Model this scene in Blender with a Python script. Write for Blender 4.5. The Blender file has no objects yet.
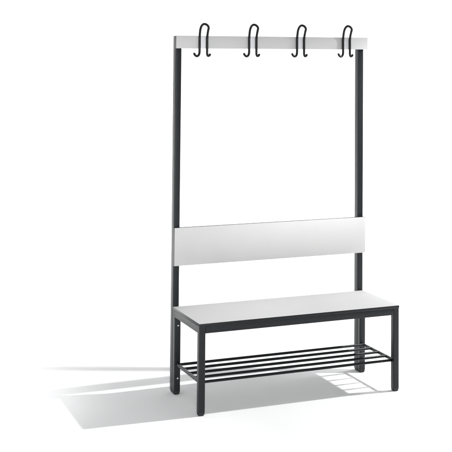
import bpy, bmesh, math
from mathutils import Vector, Matrix

scene = bpy.context.scene
COL = scene.collection

# ------------------------------------------------------------------ dimensions (metres)
W, D = 0.982, 0.380            # frame width, seat depth
HS = 0.3953                    # seat height
T = 0.029                      # leg tube
PLATE = 0.013                  # laminate board thickness
TUBE = 0.030                   # seat frame tube height
PD = 0.040                     # rear post depth
HP = 1.649                     # post height
PT = 0.020                     # back panel thickness

# ------------------------------------------------------------------ materials
def new_mat(name):
    m = bpy.data.materials.new(name); m.use_nodes = True
    nt = m.node_tree; b = nt.nodes['Principled BSDF']
    return m, nt, b

def noise_mat(name, c1, c2, scale, rough, rough_var=0.05, bump=0.0, bump_scale=900.0, spec=0.5, metallic=0.0, stretch=(1, 1, 1)):
    m, nt, b = new_mat(name)
    N, L = nt.nodes, nt.links
    tc = N.new('ShaderNodeTexCoord')
    mp = N.new('ShaderNodeMapping'); mp.inputs['Scale'].default_value = stretch
    L.new(tc.outputs['Object'], mp.inputs['Vector'])
    n = N.new('ShaderNodeTexNoise'); n.inputs['Scale'].default_value = scale
    n.inputs['Detail'].default_value = 6
    L.new(mp.outputs[0], n.inputs['Vector'])
    r = N.new('ShaderNodeValToRGB')
    r.color_ramp.elements[0].position = 0.3; r.color_ramp.elements[1].position = 0.7
    r.color_ramp.elements[0].color = (*c1, 1); r.color_ramp.elements[1].color = (*c2, 1)
    L.new(n.outputs['Fac'], r.inputs['Fac']); L.new(r.outputs['Color'], b.inputs['Base Color'])
    mr = N.new('ShaderNodeMapRange')
    mr.inputs['To Min'].default_value = rough - rough_var; mr.inputs['To Max'].default_value = rough + rough_var
    L.new(n.outputs['Fac'], mr.inputs['Value']); L.new(mr.outputs[0], b.inputs['Roughness'])
    b.inputs['Specular IOR Level'].default_value = spec
    b.inputs['Metallic'].default_value = metallic
    if bump:
        n2 = N.new('ShaderNodeTexNoise'); n2.inputs['Scale'].default_value = bump_scale
        n2.inputs['Detail'].default_value = 3
        L.new(tc.outputs['Object'], n2.inputs['Vector'])
        bp = N.new('ShaderNodeBump'); bp.inputs['Strength'].default_value = bump
        bp.inputs['Distance'].default_value = 0.0006
        L.new(n2.outputs['Fac'], bp.inputs['Height']); L.new(bp.outputs[0], b.inputs['Normal'])
    return m

M_PAPER = noise_mat('white backdrop paper', (0.87, 0.87, 0.87), (0.89, 0.89, 0.89), 3.0, 0.9, 0.03, spec=0.1)
M_FRAME = noise_mat('anthracite powder coat', (0.0038, 0.0056, 0.0076), (0.0058, 0.0078, 0.0102), 60, 0.36, 0.06, bump=0.3, bump_scale=1400, spec=0.33)
M_WHITE = noise_mat('light grey laminate', (0.472, 0.472, 0.470), (0.486, 0.486, 0.483), 9, 0.75, 0.05, bump=0.12, bump_scale=700, spec=0.15)
M_CORE = noise_mat('dark laminate core', (0.0038, 0.0054, 0.0072), (0.0058, 0.0076, 0.0098), 220, 0.38, 0.06, spec=0.29)
M_HOOK = noise_mat('black coated wire', (0.003, 0.003, 0.0035), (0.005, 0.005, 0.0055), 120, 0.30, 0.05, spec=0.25)
M_ROD = noise_mat('dark rack wire', (0.003, 0.004, 0.0045), (0.005, 0.006, 0.007), 120, 0.34, 0.05, spec=0.25)
M_CAP = noise_mat('black plastic cap', (0.010, 0.011, 0.012), (0.016, 0.017, 0.018), 150, 0.5, 0.05, bump=0.2, spec=0.4)
M_BOLT = noise_mat('zinc bolt', (0.52, 0.53, 0.54), (0.64, 0.65, 0.66), 300, 0.3, 0.08, metallic=0.8)
M_PLATE = noise_mat('white hook plate', (0.62, 0.62, 0.64), (0.66, 0.66, 0.68), 80, 0.45, 0.05, spec=0.4)

# ------------------------------------------------------------------ mesh helpers
def box(bm, x0, x1, y0, y1, z0, z1, bev=0.0, seg=3, which=None, mi=0):
    vs = [bm.verts.new((x, y, z)) for x in (x0, x1) for y in (y0, y1) for z in (z0, z1)]
    q = [(0, 1, 3, 2), (4, 6, 7, 5), (0, 4, 5, 1), (2, 3, 7, 6), (0, 2, 6, 4), (1, 5, 7, 3)]
    fs = [bm.faces.new([vs[i] for i in f]) for f in q]
    for f in fs: f.material_index = mi
    bm.normal_update()
    if bev > 0:
        es = set(e for f in fs for e in f.edges)
        if which is not None:           # axis along which the bevelled edges run
            es = [e for e in es if abs((e.verts[0].co - e.verts[1].co)[which]) > 1e-6]
        bmesh.ops.bevel(bm, geom=list(es), offset=bev, segments=seg, affect='EDGES', profile=0.5)

def tube_path(bm, pts, r, sides=20, cap=True):
    pts = [Vector(p) for p in pts]
    n = len(pts)
    tang = [(pts[min(i + 1, n - 1)] - pts[max(i - 1, 0)]).normalized() for i in range(n)]
    ref = Vector((0, 1, 0))
    if abs(tang[0].dot(ref)) > 0.9: ref = Vector((0, 0, 1))
    nrm = (ref - tang[0] * ref.dot(tang[0])).normalized()
    rings = []
    def ring(c, t, nn, rr):
        bb = t.cross(nn)
        return [bm.verts.new(c + (nn * math.cos(a) + bb * math.sin(a)) * rr)
                for a in (2 * math.pi * k / sides for k in range(sides))]
    frames = []
    for i in range(n):
        nrm = (nrm - tang[i] * nrm.dot(tang[i])).normalized()
        frames.append((pts[i], tang[i], nrm.copy()))
    if cap:                              # rounded ends
        c, t, nn = frames[0]
        for a in (75, 50, 25):
            rings.append(ring(c - t * r * math.sin(math.radians(a)), t, nn, r * math.cos(math.radians(a))))
    for c, t, nn in frames: rings.append(ring(c, t, nn, r))
    if cap:
        c, t, nn = frames[-1]
        for a in (25, 50, 75):
            rings.append(ring(c + t * r * math.sin(math.radians(a)), t, nn, r * math.cos(math.radians(a))))
    for a, b in zip(rings, rings[1:]):
        for k in range(sides):
            bm.faces.new((a[k], a[(k + 1) % sides], b[(k + 1) % sides], b[k]))
    bm.faces.new(rings[0][::-1]); bm.faces.new(rings[-1])

def smooth_pts(P, sub=10):              # Catmull-Rom through the control points
    P = [Vector(p) for p in P]
    Q = [P[0] * 2 - P[1]] + P + [P[-1] * 2 - P[-2]]
    out = []
    for i in range(1, len(Q) - 2):
        a, b, c, d = Q[i - 1], Q[i], Q[i + 1], Q[i + 2]
        for k in range(sub):
            t = k / sub
            out.append(0.5 * ((2 * b) + (c - a) * t + (2 * a - 5 * b + 4 * c - d) * t * t + (3 * b - a - 3 * c + d) * t ** 3))
    out.append(P[-1])
    return out

def link(name, bm, mats, parent=None, smooth=True):
    bmesh.ops.recalc_face_normals(bm, faces=bm.faces)
    me = bpy.data.meshes.new(name); bm.to_mesh(me); bm.free()
    for m in (mats if isinstance(mats, (list, tuple)) else [mats]): me.materials.append(m)
    if smooth:
        me.polygons.foreach_set('use_smooth', [True] * len(me.polygons))
        me.set_sharp_from_angle(angle=math.radians(50))
    o = bpy.data.objects.new(name, me); COL.objects.link(o)
    if parent: o.parent = parent
    return o

# ------------------------------------------------------------------ the setting: seamless white sweep
bm = bmesh.new()
prof = [(-7.0, 0.0), (-3.0, 0.0), (0.0, 0.0), (2.0, 0.0), (4.0, 0.0)]
R, yc = 2.2, 4.0
for k in range(1, 25):
    a = math.radians(90 * k / 24)
    prof.append((yc + R * math.sin(a), R - R * math.cos(a)))
prof.append((yc + R, 7.0))
xs = [-12, -6, -3, 0, 3, 6, 14]
grid = [[bm.verts.new((x, y, z)) for (y, z) in prof] for x in xs]
for a, b in zip(grid, grid[1:]):
    for i in range(len(prof) - 1): bm.faces.new((a[i], b[i], b[i + 1], a[i + 1]))
back = link('backdrop', bm, M_PAPER)
back['kind'] = 'structure'

# ------------------------------------------------------------------ the bench
bench = bpy.data.objects.new('cloakroom_bench', None); COL.objects.link(bench)
bench['label'] = 'cloakroom bench with pale grey boards, dark steel frame, shoe rack and four coat hooks'
bench['category'] = 'cloakroom bench'
bench.empty_display_size = 0.2

FOOT = 0.014
def leg(x0, y0, name='leg'):
    bm = bmesh.new()
    box(bm, x0, x0 + T, y0, y0 + T, FOOT, HS - PLATE, 0.0032, 4, which=2)
    l = link(name, bm, M_FRAME, bench)
    bm = bmesh.new()                    # rounded plastic glide
    cx, cy = x0 + T / 2, y0 + T / 2
    rings = []
    for z, s in ((FOOT, 1.0), (0.010, 1.0), (0.005, 0.95), (0.002, 0.86), (0.0, 0.70)):
        h = T / 2 * s + 0.0002
        c = 0.006
        ring = []
        for qx, qy, a0 in ((1, 1, 0), (-1, 1, 90), (-1, -1, 180), (1, -1, 270)):
            for k in range(5):
                a = math.radians(a0 + 22.5 * k)
                ring.append(bm.verts.new((cx + qx * (h - c) + c * math.cos(a), cy + qy * (h - c) + c * math.sin(a), z)))
        rings.append(ring)
    n = len(rings[0])
    for a, b in zip(rings, rings[1:]):
        for k in range(n): bm.faces.new((a[k], a[(k + 1) % n], b[(k + 1) % n], b[k]))
    bm.faces.new(rings[0]); bm.faces.new(rings[-1][::-1])
    link('foot_cap', bm, M_CAP, l)
    return l

for x in (0.0, W - T):
    leg(x, 0.0)
    rear = leg(x, D - T)
    if x == 0.0:                        # the two bright bolts through the rear leg
        for z in (0.314, 0.074):
            bm = bmesh.new()
            prof_b = [(0.0044, 0.0), (0.0044, 0.0012), (0.0034, 0.0024), (0.0016, 0.0029)]
            rings = []
            for rr, h in prof_b:
                rings.append([bm.verts.new((x + 0.0165 + rr * math.cos(a), D - T - h, z + rr * math.sin(a)))
                              for a in (2 * math.pi * k / 16 for k in range(16))])
            for a, b in zip(rings, rings[1:]):
                for k in range(16): bm.faces.new((a[k], a[(k + 1) % 16], b[(k + 1) % 16], b[k]))
            bm.faces.new(rings[-1])
            link('bolt', bm, M_BOLT, rear)

# tall posts behind the rear legs
for x in (0.0, W - T):
    bm = bmesh.new()
    box(bm, x, x + T, D + 0.0008, D + PD, 0.012, HP - 0.003, 0.0034, 4, which=2)
    p = link('post', bm, M_FRAME, bench)
    bm = bmesh.new()
    box(bm, x + 0.0003, x + T - 0.0003, D + 0.0012, D + PD - 0.0003, HP - 0.003, HP, 0.0012, 2)
    link('end_cap', bm, M_CAP, p)
    bm = bmesh.new()
    vs = []
    y0, y1 = D + 0.0012, D + PD - 0.0004
    box(bm, x + 0.0004, x + T - 0.0004, y0, y1, 0.0, 0.012, 0.0, 2)
    bm.verts.ensure_lookup_table()
    for v in bm.verts:
        if v.co.z < 0.001:
            v.co.x += 0.003 if v.co.x < x + T / 2 else -0.003
            if v.co.y > y0 + 0.01: v.co.y -= 0.006
    bmesh.ops.bevel(bm, geom=list(bm.edges), offset=0.0025, segments=3, affect='EDGES', profile=0.5)
    link('foot_cap', bm, M_CAP, p)

# steel frame under the seat
bm = bmesh.new()
zt, zb = HS - PLATE - 0.0003, HS - PLATE - TUBE
box(bm, T, W - T, 0.0, T, zb, zt, 0.0010, 3, which=0)
box(bm, T, W - T, D - T, D, zb, zt, 0.0010, 3, which=0)
box(bm, 0.0, T, T, D - T, zb, zt, 0.0010, 3, which=1)
box(bm, W - T, W, T, D - T, zb, zt, 0.0010, 3, which=1)
link('seat_frame', bm, M_FRAME, bench)

# boards: pale laminate faces on a dark core
def board(name, x0, x1, y0, y1, z0, z1, face_axis):
    bm = bmesh.new()
    box(bm, x0, x1, y0, y1, z0, z1, 0.0009, 2)
    bm.normal_update()
    for f in bm.faces:
        f.material_index = 0 if abs(f.normal[face_axis]) > 0.9 else 1
    return link(name, bm, [M_WHITE, M_CORE], bench)

board('seat', -0.0003, W + 0.0008, -0.0004, D - 0.0002, HS - PLATE, HS, 2)
board('backrest', -0.003, W + 0.0045, D - PT, D, 0.5843, 0.7596, 1)
board('hook_rail', -0.005, W + 0.0135, D - PT, D, 1.5914, 1.6506, 1)

# coat hooks: one bent wire each, two hooked ends below and a loop above
RW = 0.0056
def hook_bm():
    bm = bmesh.new()
    s = 0.0187
    y = -0.0002 - RW
    P = [(-s - 0.0285, y - 0.008, -0.0440), (-s - 0.0245, y - 0.0075, -0.0500), (-s - 0.0165, y - 0.006, -0.0550), (-s - 0.0075, y - 0.003, -0.0530),
         (-s - 0.0015, y - 0.0005, -0.0440), (-s, y, -0.032), (-s, y, 0.0), (-s, y, 0.030),
         (-s - 0.0008, y - 0.006, 0.052), (-s - 0.0012, y - 0.015, 0.073), (-s + 0.0036, y - 0.021, 0.0885), (-0.0050, y - 0.024, 0.0955),
         (0.0080, y - 0.025, 0.0915), (s - 0.0015, y - 0.023, 0.0800), (s - 0.0010, y - 0.015, 0.064), (s - 0.0005, y - 0.006, 0.047),
         (s, y, 0.026), (s, y, 0.0), (s, y, -0.034),
         (s + 0.0008, y + 0.0004, -0.0460), (s + 0.0050, y + 0.001, -0.0535), (s + 0.0115, y + 0.001, -0.0520), (s + 0.0145, y + 0.001, -0.0475)]
    tube_path(bm, smooth_pts(P, 8), RW, 18)
    return bm

first = None
for cx in (0.1268, 0.3760, 0.6258, 0.8745):
    if first is None:
        h = link('coat_hook', hook_bm(), M_HOOK, bench)
        bm = bmesh.new()
        box(bm, -0.0130, 0.0130, -0.0022, -0.0001, -0.0186, 0.0394, 0.0008, 2)
        pl = link('mounting_plate', bm, M_PLATE, h)
        first = h
    else:
        h = first.copy(); COL.objects.link(h); h.parent = bench
        pl = first.children[0].copy(); COL.objects.link(pl); pl.parent = h
    h.location = (cx, D - PT, 1.6105)

# shoe rack: two end bars carrying five rods
zr = 0.140
rack = None
bm = bmesh.new()
rods = (0.021, 0.099, 0.177, 0.256, 0.335)
rack = bpy.data.objects.new('shoe_rack', None); COL.objects.link(rack); rack.parent = bench
rack.empty_display_size = 0.1
for x in (T / 2, W - T / 2):
    box(bm, x - 0.006, x + 0.006, T, D - T, zr - 0.0085, zr + 0.0045, 0.003, 4, which=1)
    link('end_bar', bm, M_FRAME, rack); bm = bmesh.new()
bm.free()
for y in rods:
    bm = bmesh.new()
    xa, xb = (T / 2, W - T / 2) if T < y < D - T else (T - 0.0005, W - T + 0.0005)
    tube_path(bm, [(xa, y, zr), (0.3, y, zr), (0.7, y, zr), (xb, y, zr)], 0.0062, 18)
    link('rod', bm, M_ROD, rack)

# ------------------------------------------------------------------ camera
cam = bpy.data.cameras.new('camera'); co = bpy.data.objects.new('camera', cam); COL.objects.link(co)
yaw, pit, rol = 0.4239, 0.0480, 0.0050
CAMP = Vector((-1.6767, -4.9287, 1.5749))
f = Vector((math.sin(yaw) * math.cos(pit), math.cos(yaw) * math.cos(pit), math.sin(pit)))
r = Vector((math.cos(yaw), -math.sin(yaw), 0)); u = r.cross(f)
r2 = r * math.cos(rol) + u * math.sin(rol); u2 = -r * math.sin(rol) + u * math.cos(rol)
m = Matrix((r2, u2, -f)).transposed().to_4x4(); m.translation = CAMP
co.matrix_world = m
cam.sensor_width = 36; cam.lens = 1179.89 / 452 * 36
cam.shift_x = (226 - 316.066) / 452; cam.shift_y = (-4.1187 - 226) / 452
cam.clip_start = 0.05; cam.clip_end = 200
scene.camera = co

# ------------------------------------------------------------------ light: key lamp and added fill lights
w = bpy.data.worlds.new('World'); scene.world = w; w.use_nodes = True
bg = w.node_tree.nodes['Background']
bg.inputs['Color'].default_value = (0.98, 0.99, 1.0, 1); bg.inputs['Strength'].default_value = 0.57

def aim(o, loc, target):
    o.location = loc
    o.rotation_euler = (Vector(target) - Vector(loc)).to_track_quat('-Z', 'Y').to_euler()

def lamp(name, kind, loc, target, power, **kw):
    l = bpy.data.lights.new(name, kind); l.energy = power
    for k, v in kw.items(): setattr(l, k, v)
    o = bpy.data.objects.new(name, l); COL.objects.link(o); aim(o, loc, target)
    return o

# key lamp: small head close on the right with an added direction ramp evening out its fall-off
key = lamp('key_lamp', 'POINT', (2.10, -0.11, 2.05), (2.10, -0.11, 0.0), 405, shadow_soft_size=0.03)
key.rotation_euler = (0, 0, 0)
kl = key.data; kl.use_nodes = True
nt = kl.node_tree; N, L = nt.nodes, nt.links
em = next(n for n in N if n.type == 'EMISSION')
tc = N.new('ShaderNodeTexCoord'); sp = N.new('ShaderNodeSeparateXYZ'); ab = N.new('ShaderNodeMath'); ab.operation = 'ABSOLUTE'
cr = N.new('ShaderNodeValToRGB')
L.new(tc.outputs['Normal'], sp.inputs[0]); L.new(sp.outputs['Z'], ab.inputs[0]); L.new(ab.outputs[0], cr.inputs['Fac'])
stops = [(0.0, 0.0), (0.20, 0.02), (0.334, 0.17), (0.45, 0.82), (0.53, 1.0), (0.61, 1.0), (0.68, 0.76), (0.74, 0.54), (0.81, 0.47), (0.88, 0.64), (1.0, 0.48)]
el = cr.color_ramp.elements
el[0].position, el[0].color = stops[0][0], (0, 0, 0, 1)
el[1].position, el[1].color = stops[-1][0], (stops[-1][1],) * 3 + (1,)
for p_, v_ in stops[1:-1]:
    e = el.new(p_); e.color = (v_, v_, v_, 1)
L.new(cr.outputs['Color'], em.inputs['Strength'])
# added unseen area light at the front left, brightens the upright boards
lamp('board_fill', 'AREA', (-1.6, -5.0, 1.0), (-0.9, 0.36, 1.1), 18, shape='RECTANGLE', size=1.0, size_y=0.8, spread=math.radians(46))
# added overhead spot that fades out the cast shadow left of the bench
lamp('shadow_fade_fill', 'SPOT', (-1.46, 0.69, 4.2), (-1.46, 0.69, 0.0), 350, shadow_soft_size=0.12,
     spot_size=2 * math.atan(1.25 / 4.2), spot_blend=0.55)
# unseen spot added to whiten the open floor on the right
lamp('right_floor_fill', 'SPOT', (3.2, 0.8, 4.2), (3.2, 0.8, 0.0), 1100, shadow_soft_size=0.3,
     spot_size=math.radians(64), spot_blend=0.5)
# overhead area light added to whiten the open floor in front
lamp('front_floor_fill', 'AREA', (1.5, -2.2, 3.2), (1.5, -2.2, 0.0), 16, shape='DISK', size=0.6, spread=math.radians(66))
# unseen overhead fill added to whiten the floor behind the bench
lamp('rear_floor_fill', 'AREA', (1.2, 4.0, 4.8), (1.2, 4.0, 0.0), 190, shape='RECTANGLE', size=9.0, size_y=1.6, spread=math.radians(70))
# two added area lights that whiten the rear wall of the sweep
for x in (-3.0, 4.5):
    lamp('backdrop_fill', 'AREA', (x, 3.6, 5.0), (x * 0.8 + 0.6, 6.1, 1.6), 55, shape='RECTANGLE', size=3.0, size_y=0.5, spread=math.radians(110))

scene.view_settings.view_transform = 'Standard'
scene.view_settings.look = 'None'
scene.view_settings.gamma = 1.0
scene.view_settings.exposure = 0.0
scene.cycles.max_bounces = 8
